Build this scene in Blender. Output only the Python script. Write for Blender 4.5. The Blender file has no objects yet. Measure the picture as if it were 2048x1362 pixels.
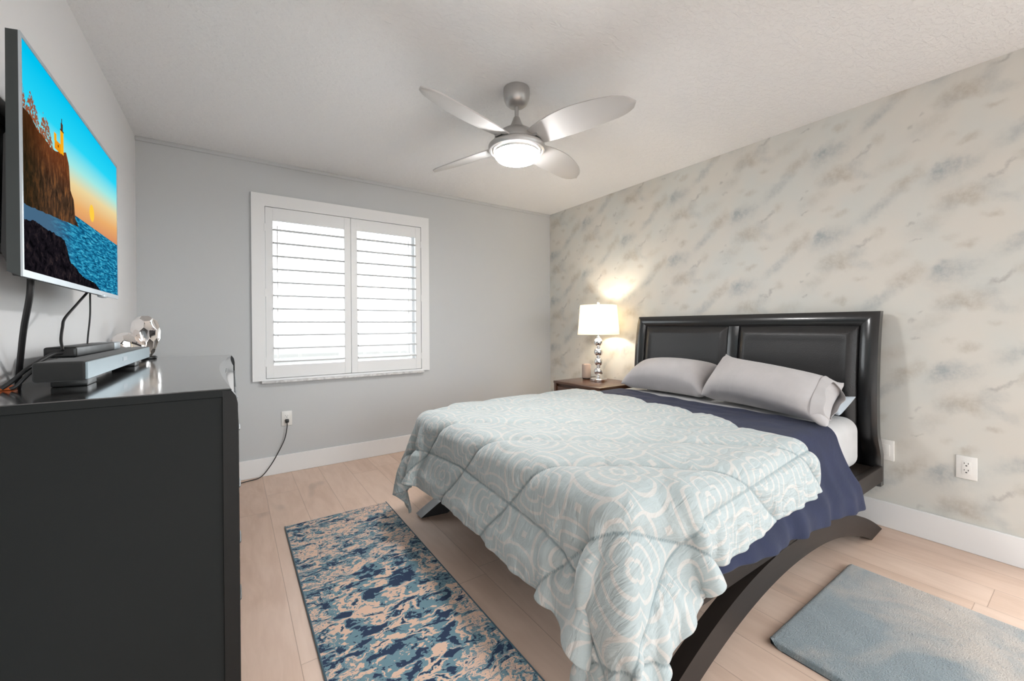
import bpy, bmesh, math, random
import numpy as np
from mathutils import Vector, Matrix, Euler
SC = bpy.context.scene
COL = SC.collection
random.seed(7)

# ------------------------------------------------------------------ camera
cam_d = bpy.data.cameras.new('camera'); cam = bpy.data.objects.new('camera', cam_d); COL.objects.link(cam)
YAW, PIT, ROL, FPX, CYP, HC = 0.5990, -0.0060, -0.0053, 820.28, 656.37, 1.1536
fw = Vector((math.sin(YAW)*math.cos(PIT), math.cos(YAW)*math.cos(PIT), math.sin(PIT)))
rt = Vector((math.cos(YAW), -math.sin(YAW), 0)); up = rt.cross(fw)
r2 = rt*math.cos(ROL)+up*math.sin(ROL); u2 = up*math.cos(ROL)-rt*math.sin(ROL)
m = Matrix((r2, u2, -fw)).transposed().to_4x4(); m.translation = Vector((0, 0, HC)); cam.matrix_world = m
cam_d.sensor_width = 36; cam_d.lens = FPX/2048*36; cam_d.shift_y = -(681-CYP)/2048
cam_d.clip_start = 0.02; SC.camera = cam

# ------------------------------------------------------------------ world, light, exposure
L, R, B, F, ZC = -0.528, 3.068, 3.702, -3.0, 2.44       # left, right, back, front(rear) walls, ceiling
SC.view_settings.view_transform = 'Standard'; SC.view_settings.look = 'None'
SC.view_settings.gamma = 1.0; SC.view_settings.use_curve_mapping = False
SC.view_settings.exposure = 1.62
w = bpy.data.worlds.new('daylight'); SC.world = w; w.use_nodes = True
wn = w.node_tree.nodes; bg = wn['Background']
bg.inputs['Strength'].default_value = 2.65
_tc = wn.new('ShaderNodeTexCoord'); _sx = wn.new('ShaderNodeSeparateXYZ'); _mr = wn.new('ShaderNodeMapRange'); _cr = wn.new('ShaderNodeValToRGB')   # sky over paler ground
w.node_tree.links.new(_tc.outputs['Generated'], _sx.inputs[0]); w.node_tree.links.new(_sx.outputs[2], _mr.inputs[0])
_mr.inputs[1].default_value = -.06; _mr.inputs[2].default_value = .05
_cr.color_ramp.elements[0].color = (.12, .12, .118, 1); _cr.color_ramp.elements[1].color = (.95, .97, 1., 1)
w.node_tree.links.new(_mr.outputs[0], _cr.inputs[0]); w.node_tree.links.new(_cr.outputs[0], bg.inputs['Color'])
def light(name, kind, loc, energy, color=(1, 1, 1), **kw):
    d = bpy.data.lights.new(name, kind); d.energy = energy; d.color = color
    o = bpy.data.objects.new(name, d); COL.objects.link(o); o.location = loc
    for k, v in kw.items(): setattr(d, k, v)
    return o
def portal(name, loc, rot, sx, sy):
    o = light(name, 'AREA', loc, 1.0, shape='RECTANGLE', size=sx, size_y=sy); o.rotation_euler = rot
    o.data.cycles.is_portal = True
portal('daylight_window', (0.84, B+0.20, 1.46), (-math.pi/2, 0, 0), 1.4, 1.5)
portal('daylight_door', (1.3, F-0.12, 1.15), (math.pi/2, 0, 0), 3.0, 2.3)  # portal of the added rear door
portal('daylight_side', (R+.12, -1.475, 1.19), (0, math.pi/2, 0), 2.26, 2.75)  # portal of the added side window
FANC = (1.287, 1.83)

# ------------------------------------------------------------------ helpers
def srgb(r, g=None, b=None):
    if g is None: g = b = r
    f = lambda c: (c/255/12.92 if c/255 <= .04045 else ((c/255+.055)/1.055)**2.4)
    return (f(r), f(g), f(b), 1)
ORG = {}
def tag(o, label=None, cat=None, group=None, kind=None):
    if label: o['label'] = label
    if cat: o['category'] = cat
    if group: o['group'] = group
    if kind: o['kind'] = kind
    return o
def thing(name, label, cat, loc=(0, 0, 0), group=None):
    o = bpy.data.objects.new(name, None); COL.objects.link(o); o.location = loc; o.empty_display_size = .05
    ORG[o.name] = Vector(loc); return tag(o, label, cat, group)
def sharp(bm, ang=35):
    lim = math.radians(ang)
    for f in bm.faces: f.smooth = True
    for e in bm.edges:
        if len(e.link_faces) == 2: e.smooth = e.calc_face_angle(0) < lim
def obj(name, bm, mat, parent=None, smooth=True, label=None, ang=35, normals=True):
    if normals: bmesh.ops.recalc_face_normals(bm, faces=bm.faces)
    if smooth: sharp(bm, ang)
    me = bpy.data.meshes.new(name)
    if parent is not None:
        bmesh.ops.translate(bm, verts=bm.verts, vec=-ORG[parent.name])
    bm.to_mesh(me); bm.free(); me.materials.append(mat)
    o = bpy.data.objects.new(name, me); COL.objects.link(o)
    if parent is not None:
        o.parent = parent; ORG[o.name] = ORG[parent.name].copy()
    else: ORG[o.name] = Vector((0, 0, 0))
    if label: o['label'] = label
    return o
def struct(name, bm, mat, **k): return tag(obj(name, bm, mat, **k), kind='structure')
def NB(): return bmesh.new()
def box(bm, x0, x1, y0, y1, z0, z1, bev=0, seg=2):
    v = bmesh.ops.create_cube(bm, size=1)['verts']
    for p in v: p.co = Vector(((x0+x1)/2+p.co.x*(x1-x0), (y0+y1)/2+p.co.y*(y1-y0), (z0+z1)/2+p.co.z*(z1-z0)))
    if bev > 0:
        es = list({e for p in v for e in p.link_edges})
        bmesh.ops.bevel(bm, geom=es, offset=bev, segments=seg, profile=.5, affect='EDGES')
    return bm
def B1(*a, **k): return box(NB(), *a, **k)
def lathe(bm, prof, c=(0, 0, 0), seg=48, cap=True):
    rings = []
    for r, z in prof:
        rings.append([bm.verts.new((c[0]+r*math.cos(2*math.pi*i/seg), c[1]+r*math.sin(2*math.pi*i/seg), c[2]+z)) for i in range(seg)])
    for a, b in zip(rings, rings[1:]):
        for i in range(seg): bm.faces.new((a[i], a[(i+1) % seg], b[(i+1) % seg], b[i]))
    if cap:
        bm.faces.new(rings[0][::-1]); bm.faces.new(rings[-1])
    return bm
def catmull(pts, n=8):
    P = [Vector(p) for p in pts]; P = [P[0]*2-P[1]]+P+[P[-1]*2-P[-2]]; out = []
    for i in range(1, len(P)-2):
        for k in range(n):
            t = k/n; a, b, c, d = P[i-1:i+3]
            out.append(.5*((2*b)+(c-a)*t+(2*a-5*b+4*c-d)*t*t+(3*b-a-3*c+d)*t**3))
    return out+[P[-2]]
def tube(bm, pts, r, seg=10, smooth=8):
    P = catmull(pts, smooth) if smooth else [Vector(p) for p in pts]
    prev = None; rings = []
    for i, p in enumerate(P):
        t = (P[min(i+1, len(P)-1)]-P[max(i-1, 0)]).normalized()
        n = prev-t*prev.dot(t) if prev is not None else t.orthogonal()
        n.normalize(); prev = n; b = t.cross(n); rr = r(i/(len(P)-1)) if callable(r) else r
        rings.append([bm.verts.new(p+(n*math.cos(2*math.pi*k/seg)+b*math.sin(2*math.pi*k/seg))*rr) for k in range(seg)])
    for a, b in zip(rings, rings[1:]):
        for k in range(seg): bm.faces.new((a[k], a[(k+1) % seg], b[(k+1) % seg], b[k]))
    bm.faces.new(rings[0][::-1]); bm.faces.new(rings[-1]); return bm
def prism(bm, poly, axis, lo, hi):
    """poly: list of (a,b) in the plane across `axis` (x: y,z / y: x,z / z: x,y)."""
    def P(a, b, h): return {'x': (h, a, b), 'y': (a, h, b), 'z': (a, b, h)}[axis]
    A = [bm.verts.new(P(a, b, lo)) for a, b in poly]; Bv = [bm.verts.new(P(a, b, hi)) for a, b in poly]
    n = len(poly)
    for i in range(n): bm.faces.new((A[i], A[(i+1) % n], Bv[(i+1) % n], Bv[i]))
    bm.faces.new(A[::-1]); bm.faces.new(Bv); return bm
def gridmesh(bm, f, nu, nv, flip=False):
    V = [[bm.verts.new(f(i/nu, j/nv)) for j in range(nv+1)] for i in range(nu+1)]
    for i in range(nu):
        for j in range(nv):
            q = (V[i][j], V[i+1][j], V[i+1][j+1], V[i][j+1]); bm.faces.new(q[::-1] if flip else q)
    return V
def lerp(a, b, t): return a+(b-a)*t
def interp(x, xs, ys): return float(np.interp(x, xs, ys))

# ------------------------------------------------------------------ node material builder
class NT:
    def __init__(s, name):
        s.mat = bpy.data.materials.new(name); s.mat.use_nodes = True; s.t = s.mat.node_tree
        s.t.nodes.clear(); s.out = s.t.nodes.new('ShaderNodeOutputMaterial')
    def n(s, typ, props=None, **ins):
        nd = s.t.nodes.new('ShaderNode'+typ)
        for k, v in (props or {}).items(): setattr(nd, k, v)
        for k, v in ins.items():
            key = int(k[1:]) if k[0] == 'i' and k[1:].isdigit() else k.replace('_', ' ')
            sk = nd.inputs[key]
            if isinstance(v, bpy.types.NodeSocket): s.t.links.new(v, sk)
            else: sk.default_value = v
        return nd
    def m(s, op, a, b=0.0, c=None, clamp=False):
        k = dict(i0=a, i1=b)
        if c is not None: k['i2'] = c
        return s.n('Math', {'operation': op, 'use_clamp': clamp}, **k).outputs[0]
    def vm(s, op, a, b=None, out=0, **k):
        ins = dict(i0=a)
        if b is not None: ins['i1'] = b
        ins.update(k)
        return s.n('VectorMath', {'operation': op}, **ins).outputs[out]
    def mr(s, v, a, b, c=0., d=1., smooth=True):
        return s.n('MapRange', {'interpolation_type': 'SMOOTHSTEP' if smooth else 'LINEAR'}, i0=v, i1=a, i2=b, i3=c, i4=d).outputs[0]
    def mix(s, f, a, b, mode='MIX'):
        return s.n('Mix', {'data_type': 'RGBA', 'blend_type': mode}, i0=f, i6=a, i7=b).outputs[2]
    def noise(s, v, scale, detail=3., rough=.5, dist=0., dims='3D', out=0):
        return s.n('TexNoise', {'noise_dimensions': dims}, Vector=v, Scale=scale, Detail=detail, Roughness=rough, Distortion=dist).outputs[out]
    def ramp(s, f, stops, mode='LINEAR'):
        nd = s.n('ValToRGB', Fac=f); cr = nd.color_ramp; cr.interpolation = mode
        while len(cr.elements) < len(stops): cr.elements.new(.5)
        for e, (p, c) in zip(cr.elements, stops): e.position = p; e.color = c if len(c) == 4 else (*c, 1)
        return nd.outputs[0]
    def mapv(s, v, loc=(0, 0, 0), rot=(0, 0, 0), scl=(1, 1, 1), typ='POINT'):
        return s.n('Mapping', {'vector_type': typ}, Vector=v, Location=loc, Rotation=rot, Scale=scl).outputs[0]
    def xyz(s, v): return s.n('SeparateXYZ', Vector=v).outputs
    def comb(s, x, y, z=0.): return s.n('CombineXYZ', X=x, Y=y, Z=z).outputs[0]
    def pos(s): return s.n('NewGeometry').outputs['Position']
    def ob(s): return s.n('TexCoord').outputs['Object']
    def uv(s): return s.n('TexCoord').outputs['UV']
    def bump(s, h, strength=.2, dist=.01, normal=None):
        k = dict(Strength=strength, Distance=dist, Height=h)
        if normal is not None: k['Normal'] = normal
        return s.n('Bump', **k).outputs[0]
    def done(s, **k):
        b = s.n('BsdfPrincipled', **k); s.t.links.new(b.outputs[0], s.out.inputs[0]); return s.mat
    def surf(s, sock): s.t.links.new(sock, s.out.inputs[0]); return s.mat
def plain(name, col, rough=.5, metal=0., **k):
    return NT(name).done(Base_Color=col, Roughness=rough, Metallic=metal, **k)

M = {}
def wallpaint(name, col, bs=90, st=.06):
    t = NT(name); p = t.pos(); h = t.noise(p, bs, 3)
    return t.done(Base_Color=col, Roughness=.75, Normal=t.bump(h, st, .004))
M['wall'] = wallpaint('gray_wall_paint', srgb(200, 202, 203))
M['wall_lit'] = wallpaint('pale_wall_paint', srgb(228, 228, 229))  # same gray paint, brightened in the colour to stand for light
M['white_trim'] = plain('white_trim_paint', srgb(236, 236, 236), .35)
M['shutter'] = plain('white_shutter_paint', srgb(236, 236, 236), .4)
t = NT('knockdown_ceiling'); p = t.pos()
h = t.mr(t.noise(t.mapv(p, scl=(1, 1.7, 1)), 26, 4, .6, .6), .42, .60); h2 = t.noise(p, 150, 2)
M['ceiling'] = t.done(Base_Color=srgb(240, 241, 242), Roughness=.8, Normal=t.bump(t.m('ADD', h, t.m('MULTIPLY', h2, .3)), .4, .006))

# wallpaper: half-drop repeat of soft smudges on cream
t = NT('smudged_wallpaper'); p = t.pos(); x, y, z = t.xyz(p)
nz = t.noise(p, 16, 4, .6, out=1); nz = t.vm('SCALE', t.vm('SUBTRACT', nz, (.5, .5, .5)), Scale=.075)
_, ny, nzz = t.xyz(nz)
PW, PH = .525, .529
y0 = t.m('MULTIPLY', y, -1.)                                   # to the right when facing the wall
k = t.m('FLOOR', t.m('DIVIDE', t.m('ADD', y0, 1.05), PW))
yl = t.m('SUBTRACT', t.m('ADD', y0, 1.05), t.m('MULTIPLY', k, PW))
zz = t.m('ADD', z, t.m('MULTIPLY', k, PH/2))
zl = t.m('SUBTRACT', zz, t.m('MULTIPLY', t.m('FLOOR', t.m('DIVIDE', zz, PH)), PH))
base_v = t.comb(t.m('ADD', yl, ny), t.m('ADD', zl, nzz), 0.)
fine = t.noise(p, 38, 5, .65)
BL = [  # kind, Y, Z, along, across, angle, strength
 ('b', .50, 1.955, .105, .060, 35, .95), ('b', .515, 1.975, .05, .035, 50, .7), ('b', .415, 1.965, .075, .05, 20, .5), ('b', .46, 1.93, .19, .11, 30, .35),
 ('n', .440, 1.805, .120, .060, 15, 1.0), ('b', .475, 1.775, .075, .05, 10, .6), ('n', .385, 1.770, .06, .035, -20, .7),
 ('n', .650, 1.930, .100, .055, 30, .95), ('n', .590, 1.985, .04, .055, 0, .5), ('n', .700, 2.055, .110, .05, 20, .45),
 ('b', .735, 1.835, .150, .042, 42, .75), ('b', .80, 1.79, .10, .05, 40, .45), ('d', .805, 2.175, .045, .014, 48, .95), ('d', .845, 2.148, .04, .013, 15, .8),
 ('n', .755, 2.212, .045, .04, 60, .65), ('b', .867, 2.105, .075, .06, 45, .7), ('b', .83, 2.03, .08, .035, -25, .6),
 ('n', .850, 1.952, .045, .022, 0, .75), ('n', .413, 2.090, .055, .03, 15, .85), ('n', .48, 2.128, .04, .025, 10, .4),
 ('d', .621, 2.227, .022, .013, 30, .85), ('d', .589, 2.275, .02, .011, 35, .6), ('d', .612, 2.134, .016, .008, 0, .8), ('d', .592, 2.137, .013, .008, 20, .8),
 ('b', .575, 2.19, .11, .07, 30, .3), ('n', .53, 1.70, .10, .05, 25, .35)]
acc = {'b': 0., 'n': 0., 'd': 0.}
for kind, Y, Z, a, bb, an, stg in BL:
    u = -Y+1.05; kk = math.floor(u/PW); u -= kk*PW; zc = (Z+kk*PH/2) % PH; r = max(a, bb)+.03
    for dk in (-1, 0, 1):
        for dz in (-1, 0, 1):
            uu = u+dk*PW; vv = ((zc-dk*PH/2) % PH)+dz*PH
            if not (-r < uu < PW+r and -r < vv < PH+r): continue
            d = t.vm('LENGTH', t.mapv(base_v, (uu, vv, 0), (0, 0, math.radians(an)), (a, bb, 1), 'TEXTURE'), out=1)
            acc[kind] = t.m('ADD', t.m('MULTIPLY', t.mr(d, 1.15, .0), stg), acc[kind])
fm = t.mr(fine, .25, .7, .45, 1.15)
c = t.mix(t.mr(t.noise(p, 3.2, 3), .35, .7), srgb(215, 211, 203), srgb(209, 210, 205))
c = t.mix(t.m('MULTIPLY', acc['b'], t.m('MULTIPLY', fm, .62), clamp=True), c, srgb(166, 172, 173))
c = t.mix(t.m('MULTIPLY', acc['n'], t.m('MULTIPLY', fm, .62), clamp=True), c, srgb(176, 168, 155))
c = t.mix(t.m('MULTIPLY', acc['d'], t.m('MULTIPLY', fm, .55), clamp=True), c, srgb(150, 148, 146))
M['wallpaper'] = t.done(Base_Color=c, Roughness=.65)

# oak planks running along Y
t = NT('oak_planks'); p = t.pos(); x, y, z = t.xyz(p)
PWD = .195; xi = t.m('DIVIDE', t.m('SUBTRACT', x, -.01), PWD); row = t.m('FLOOR', xi); fx = t.m('FRACT', xi)
rr = t.n('TexWhiteNoise', {'noise_dimensions': '1D'}, W=row).outputs[0]
yi = t.m('ADD', t.m('DIVIDE', y, 1.7), t.m('MULTIPLY', rr, 7.3)); fy = t.m('FRACT', yi)
pid = t.n('TexWhiteNoise', {'noise_dimensions': '2D'}, Vector=t.comb(row, t.m('FLOOR', yi), 0.)).outputs[0]
off = t.m('MULTIPLY', pid, 31.)
gv = t.comb(t.m('ADD', x, off), t.m('MULTIPLY', y, .12), off)
g1 = t.noise(gv, 42, 4, .55, .5); g2 = t.noise(t.comb(t.m('ADD', x, off), t.m('MULTIPLY', y, .28), off), 7.5, 3, .5, 1.2)
kn = t.mr(t.noise(t.comb(t.m('ADD', x, off), t.m('MULTIPLY', y, .4), off), 5.2, 2, .5), .655, .76)
c = t.mix(t.mr(g2, .3, .75), srgb(222, 194, 175), srgb(208, 178, 158))
c = t.mix(t.m('MULTIPLY', t.mr(g1, .35, .75), .28), c, srgb(198, 168, 147))
c = t.mix(t.m('MULTIPLY', kn, .6), c, srgb(172, 148, 132))
c = t.mix(t.m('MULTIPLY', pid, .35), c, srgb(238, 216, 200))
ex = t.m('MINIMUM', fx, t.m('SUBTRACT', 1., fx)); ey = t.m('MULTIPLY', t.m('MINIMUM', fy, t.m('SUBTRACT', 1., fy)), 1.7/PWD)
seam = t.mr(t.m('MINIMUM', ex, ey), .003, .011, 1., 0.)
c = t.mix(t.m('MULTIPLY', seam, .5), c, srgb(140, 112, 92))
M['floor'] = t.done(Base_Color=c, Roughness=t.mr(g1, .2, .8, .34, .46), Normal=t.bump(t.m('SUBTRACT', t.m('MULTIPLY', g1, .12), seam), .25, .0015))

M['dresser_black'] = plain('black_dresser_lacquer', srgb(22, 23, 23), .42, Specular_IOR_Level=.25)
M['black_wood'] = plain('black_lacquered_wood', srgb(22, 22, 23), .28, Coat_Weight=.4, Coat_Roughness=.15)
t = NT('dresser_side_laminate'); h = t.noise(t.pos(), 400, 2)
M['dresser_side'] = t.done(Base_Color=srgb(25, 28, 28), Roughness=.6, Specular_IOR_Level=.2, Normal=t.bump(h, .1, .001))
M['dresser_top'] = plain('dresser_top_lacquer', srgb(40, 37, 36), .16, Coat_Weight=1., Coat_Roughness=.09, Coat_IOR=1.6)
t = NT('dark_brown_wood'); g = t.noise(t.mapv(t.pos(), scl=(.15, 1, 1)), 60, 4)
M['rail_wood'] = t.done(Base_Color=t.mix(g, srgb(38, 32, 29), srgb(46, 39, 35)), Roughness=.5, Specular_IOR_Level=.25)
t = NT('walnut_stain'); g = t.noise(t.mapv(t.pos(), scl=(1, .12, 1)), 50, 4)
M['nightstand'] = t.done(Base_Color=t.mix(g, srgb(70, 42, 26), srgb(92, 56, 34)), Roughness=.28, Coat_Weight=.3, Coat_Roughness=.15)
t = NT('black_leather'); h = t.n('TexVoronoi', Vector=t.pos(), Scale=260.).outputs[0]
M['leather'] = t.done(Base_Color=srgb(33, 32, 33), Roughness=.36, Normal=t.bump(h, .25, .002))
M['chrome'] = plain('polished_chrome', (.86, .86, .87, 1), .06, 1.)
M['rose_chrome'] = plain('warm_mirror_chrome', (.93, .88, .85, 1), .04, 1.)
M['nickel'] = plain('brushed_nickel', srgb(188, 186, 184), .32, .85)
M['dark_nickel'] = plain('dark_nickel', srgb(120, 120, 120), .4, .6)
M['blade'] = plain('silver_blade_finish', srgb(198, 196, 194), .5, .12)
M['silver_plastic'] = plain('silver_plastic', srgb(178, 186, 192), .35, .4)
M['tv_side'] = plain('dark_gray_plastic', srgb(44, 50, 50), .45)
M['black_plastic'] = plain('black_plastic', srgb(24, 25, 25), .4)
M['cable'] = plain('black_rubber_cable', srgb(30, 30, 31), .5)
M['orange'] = plain('orange_plastic', srgb(238, 120, 60), .4)
M['outlet'] = plain('white_outlet_plastic', srgb(232, 230, 226), .3)
M['slot'] = plain('dark_slot', srgb(35, 33, 32), .6)
M['louver'] = plain('louver_paint', srgb(198, 198, 198), .5)  # shutter white grayed in the colour so the louvers look shaded
t = NT('marble_sill'); h = t.mr(t.noise(t.pos(), 22, 5, .6, 1.), .4, .65)
M['marble'] = t.done(Base_Color=t.mix(h, srgb(224, 223, 222), srgb(196, 194, 193)), Roughness=.3)
t = NT('window_glass')
gl = t.n('BsdfGlossy', Color=(1, 1, 1, 1), Roughness=.02); tr = t.n('BsdfTransparent', Color=(.95, .97, .97, 1))
M['glass'] = t.surf(t.n('MixShader', i0=.06, i1=tr.outputs[0], i2=gl.outputs[0]).outputs[0])
def emis(name, col, st):
    t = NT(name); return t.surf(t.n('Emission', Color=col, Strength=st).outputs[0])
M['lens'] = emis('lit_frosted_lens', (1, .985, .975, 1), 47.0)
t = NT('white_linen_shade'); wv = t.noise(t.mapv(t.ob(), scl=(1, 1, .2)), 180, 2)
df = t.n('BsdfDiffuse', Color=srgb(240, 236, 228)); tl = t.n('BsdfTranslucent', Color=(.95, .90, .80, 1))
M['shade'] = t.surf(t.n('MixShader', i0=.45, i1=df.outputs[0], i2=tl.outputs[0]).outputs[0])
def fabric(name, col, col2, bs=420, st=.12, rough=.9, wr=0., sheen=.2):
    t = NT(name); u = t.ob(); h = t.noise(u, bs, 2); k = t.noise(u, 9, 3)
    h = t.m('ADD', t.m('MULTIPLY', h, .15), t.m('MULTIPLY', t.noise(t.mapv(u, rot=(0, 0, .6), scl=(1, 2.6, 1)), 14, 3, .5, .8), wr))
    return t.done(Base_Color=t.mix(t.mr(k, .3, .7), col, col2), Roughness=rough, Sheen_Weight=sheen, Normal=t.bump(h, st, .012))
M['pillow'] = fabric('gray_cotton', srgb(182, 178, 178), srgb(176, 172, 172), wr=.8, st=.16)
M['blue_pillow'] = fabric('pale_blue_cotton', srgb(180, 188, 196), srgb(172, 181, 190), wr=.4)
M['sheet'] = fabric('white_cotton_sheet', srgb(194, 192, 192), srgb(187, 186, 186), wr=.3)
M['navy'] = fabric('navy_microfiber', srgb(24, 31, 58), srgb(29, 36, 65), wr=.9, st=.25, sheen=.05)
M['speaker'] = fabric('gray_speaker_mesh', srgb(168, 150, 140), srgb(155, 140, 132), bs=900)
M['bar_end'] = fabric('black_speaker_cloth', srgb(34, 35, 35), srgb(40, 40, 39), bs=900)
t = NT('perforated_metal_grille'); h = t.n('TexVoronoi', Vector=t.ob(), Scale=420.).outputs[0]
M['grille'] = t.done(Base_Color=srgb(150, 165, 172), Roughness=.4, Metallic=.5, Normal=t.bump(h, .3, .001))

# comforter: nested quatrefoil trellis in cream on pale aqua (u,v in metres on the cloth)
t = NT('trellis_comforter'); uvv = t.uv(); u_, v_, _ = t.xyz(uvv)
PU, PV = .35, .46
def quat(du, dv):
    a = t.m('SUBTRACT', t.m('FRACT', t.m('ADD', t.m('DIVIDE', u_, PU), du)), .5); b = t.m('SUBTRACT', t.m('FRACT', t.m('ADD', t.m('DIVIDE', v_, PV), dv)), .5)
    a2 = t.m('MULTIPLY', t.m('MULTIPLY', a, a), 4.); b2 = t.m('MULTIPLY', t.m('MULTIPLY', b, b), 4.)
    rr2 = t.m('ADD', t.m('ADD', a2, b2), 1e-5); c2 = t.m('ABSOLUTE', t.m('DIVIDE', t.m('SUBTRACT', a2, b2), rr2))     # |cos 2 theta|
    lob = t.m('ADD', .66, t.m('ADD', t.m('MULTIPLY', t.m('POWER', c2, .8), .30), t.m('MULTIPLY', t.m('PINGPONG', t.m('MULTIPLY', c2, 2.), 1.), .10)))
    return t.m('DIVIDE', t.m('SQRT', rr2), lob)
dq = t.m('MINIMUM', quat(0., 0.), quat(.5, .5))
ln = t.m('PINGPONG', t.m('ADD', dq, .09), .11)
line = t.mr(ln, .022, .034, 1., 0.)
wr = t.noise(t.mapv(uvv, scl=(1, 3.2, 1)), 11, 4, .55, .9); wr2 = t.noise(t.mapv(uvv, rot=(0, 0, .7), scl=(2.2, 1, 1)), 7, 3, .5, .6)
c = t.mix(line, srgb(166, 176, 177), srgb(191, 189, 185))
st_ = t.n('Attribute', {'attribute_name': 'stitch'}).outputs['Fac']
c = t.mix(t.mr(st_, .001, .0075, .7, 0.), c, srgb(104, 122, 126))          # stitched thread, with seam-groove shade painted into the colour
M['comforter'] = t.done(Base_Color=c, Roughness=.62, Sheen_Weight=.25,
    Normal=t.bump(t.m('ADD', t.m('MULTIPLY', wr, 1.1), t.m('MULTIPLY', wr2, .7)), .42, .032))

# marbled runner
t = NT('marbled_runner_pile'); p = t.pos(); x, y, z = t.xyz(p)
ctr = t.vm('LENGTH', t.mapv(p, (.53, 1.62, 0), (0, 0, 0), (.24, .42, 1), 'TEXTURE'), out=1)
inn = t.mr(t.m('ADD', ctr, t.m('MULTIPLY', t.m('SUBTRACT', t.noise(p, 7, 3), .5), .7)), .85, 1.05, 1., 0.)
wv = t.vm('SCALE', t.vm('SUBTRACT', t.noise(t.mapv(p, scl=(1, 1.6, 1)), 5, 4, .6, out=1), (.5, .5, .5)), Scale=.22)
pw = t.vm('ADD', p, wv)
A = t.noise(t.mapv(pw, rot=(0, 0, -.25), scl=(1, 2.1, 1)), 13, 8, .70, 1.1)       # marbling outside
Bn = t.noise(t.mapv(pw, rot=(0, 0, .5), scl=(1, 1.9, 1)), 11, 4, .5, .4)            # islands inside
big = t.noise(t.mapv(p, loc=(.3, .1, 0), scl=(1, 1.4, 1)), 3.4, 2)
fa = t.m('ADD', A, t.m('MULTIPLY', t.m('SUBTRACT', big, .5), .35)); fb = t.m('ADD', Bn, -.02)
f = t.m('ADD', t.m('MULTIPLY', fb, inn), t.m('MULTIPLY', fa, t.m('SUBTRACT', 1., inn)))
f = t.m('ADD', f, t.m('MULTIPLY', t.m('SUBTRACT', t.noise(p, 70, 3), .5), .07))
c = t.ramp(f, [(0, srgb(38, 56, 84)), (.432, srgb(38, 56, 84)), (.433, srgb(110, 142, 154)), (.507, srgb(110, 142, 154)), (.508, srgb(224, 190, 168)), (.60, srgb(224, 190, 168)), (.601, srgb(110, 142, 154)), (.63, srgb(38, 56, 84))], 'CONSTANT')
M['runner'] = t.done(Base_Color=c, Roughness=.95, Normal=t.bump(t.noise(p, 500, 2), .3, .002))
M['binding'] = fabric('teal_binding', srgb(62, 92, 106), srgb(54, 82, 96), bs=700)
t = NT('plush_rug_pile'); p = t.pos()
k1 = t.noise(t.mapv(p, loc=(.2, .5, 0)), 2.6, 4, .6, .6); k2 = t.noise(t.mapv(p, rot=(0, 0, .5), scl=(1, 3, 1)), 45, 4, .6)
x, y, z = t.xyz(p)
k1 = t.m('ADD', k1, t.m('MULTIPLY', t.m('SUBTRACT', .35, y), .42))
k1 = t.m('ADD', k1, t.m('MULTIPLY', t.m('SUBTRACT', x, 1.95), .22))
c = t.mix(t.mr(k1, .38, .72), srgb(116, 129, 134), srgb(178, 166, 155))
c = t.mix(t.m('MULTIPLY', t.mr(k2, .58, .72), .55), c, srgb(88, 96, 104))
M['plush'] = t.done(Base_Color=c, Roughness=.95, Sheen_Weight=.5, Normal=t.bump(t.m('ADD', t.noise(p, 260, 3), t.m('ADD', t.m('MULTIPLY', k2, .5), t.m('MULTIPLY', t.noise(p, 32, 4, .65), .5))), .6, .008))
M['rug_back'] = plain('dark_rug_backing', srgb(52, 54, 58), .9)

# television picture: cliff, lighthouse, sunset sky and sea (screen UV, 0..1)
t = NT('television_picture'); uvv = t.uv(); u, v, _ = t.xyz(uvv)
def curve(x, pts):
    nd = t.n('FloatCurve', Value=x); cv = nd.mapping.curves[0]
    for i, (a, b) in enumerate(pts):
        if i == 0: cv.points[0].location = (a, b)
        elif i == len(pts)-1: cv.points[1 if len(pts) == 2 else i].location = (a, b)
        else: cv.points.new(a, b)
    for q in cv.points: q.handle_type = 'VECTOR'
    nd.mapping.update(); return nd.outputs[0]
nA = t.m('SUBTRACT', t.noise(uvv, 26, 5, .65), .5); nB = t.m('SUBTRACT', t.noise(uvv, 60, 4, .6), .5)
sky = t.ramp(t.m('ADD', v, t.m('MULTIPLY', t.m('SUBTRACT', .5, u), .10)), [(.36, srgb(214, 140, 100)), (.47, srgb(235, 175, 110)), (.58, srgb(236, 214, 160)), (.68, srgb(160, 232, 228)), (.80, srgb(40, 214, 246)), (1., srgb(0, 196, 240))])
sun = t.vm('LENGTH', t.mapv(uvv, (.604, .492, 0), (0, 0, 0), (.030, .052, 1), 'TEXTURE'), out=1)
c = t.mix(t.mr(sun, 1.08, .9), sky, srgb(255, 206, 70))
seaN = t.noise(t.mapv(uvv, scl=(.9, 4.2, 1)), 22, 5, .65, .6)
sea = t.ramp(seaN, [(.30, srgb(6, 40, 70)), (.48, srgb(20, 104, 146)), (.60, srgb(54, 168, 204)), (.74, srgb(130, 214, 226))])
sea = t.mix(t.mr(u, .42, .15), sea, srgb(70, 104, 132))
c = t.mix(t.m('LESS_THAN', v, .405), c, sea)
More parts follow.
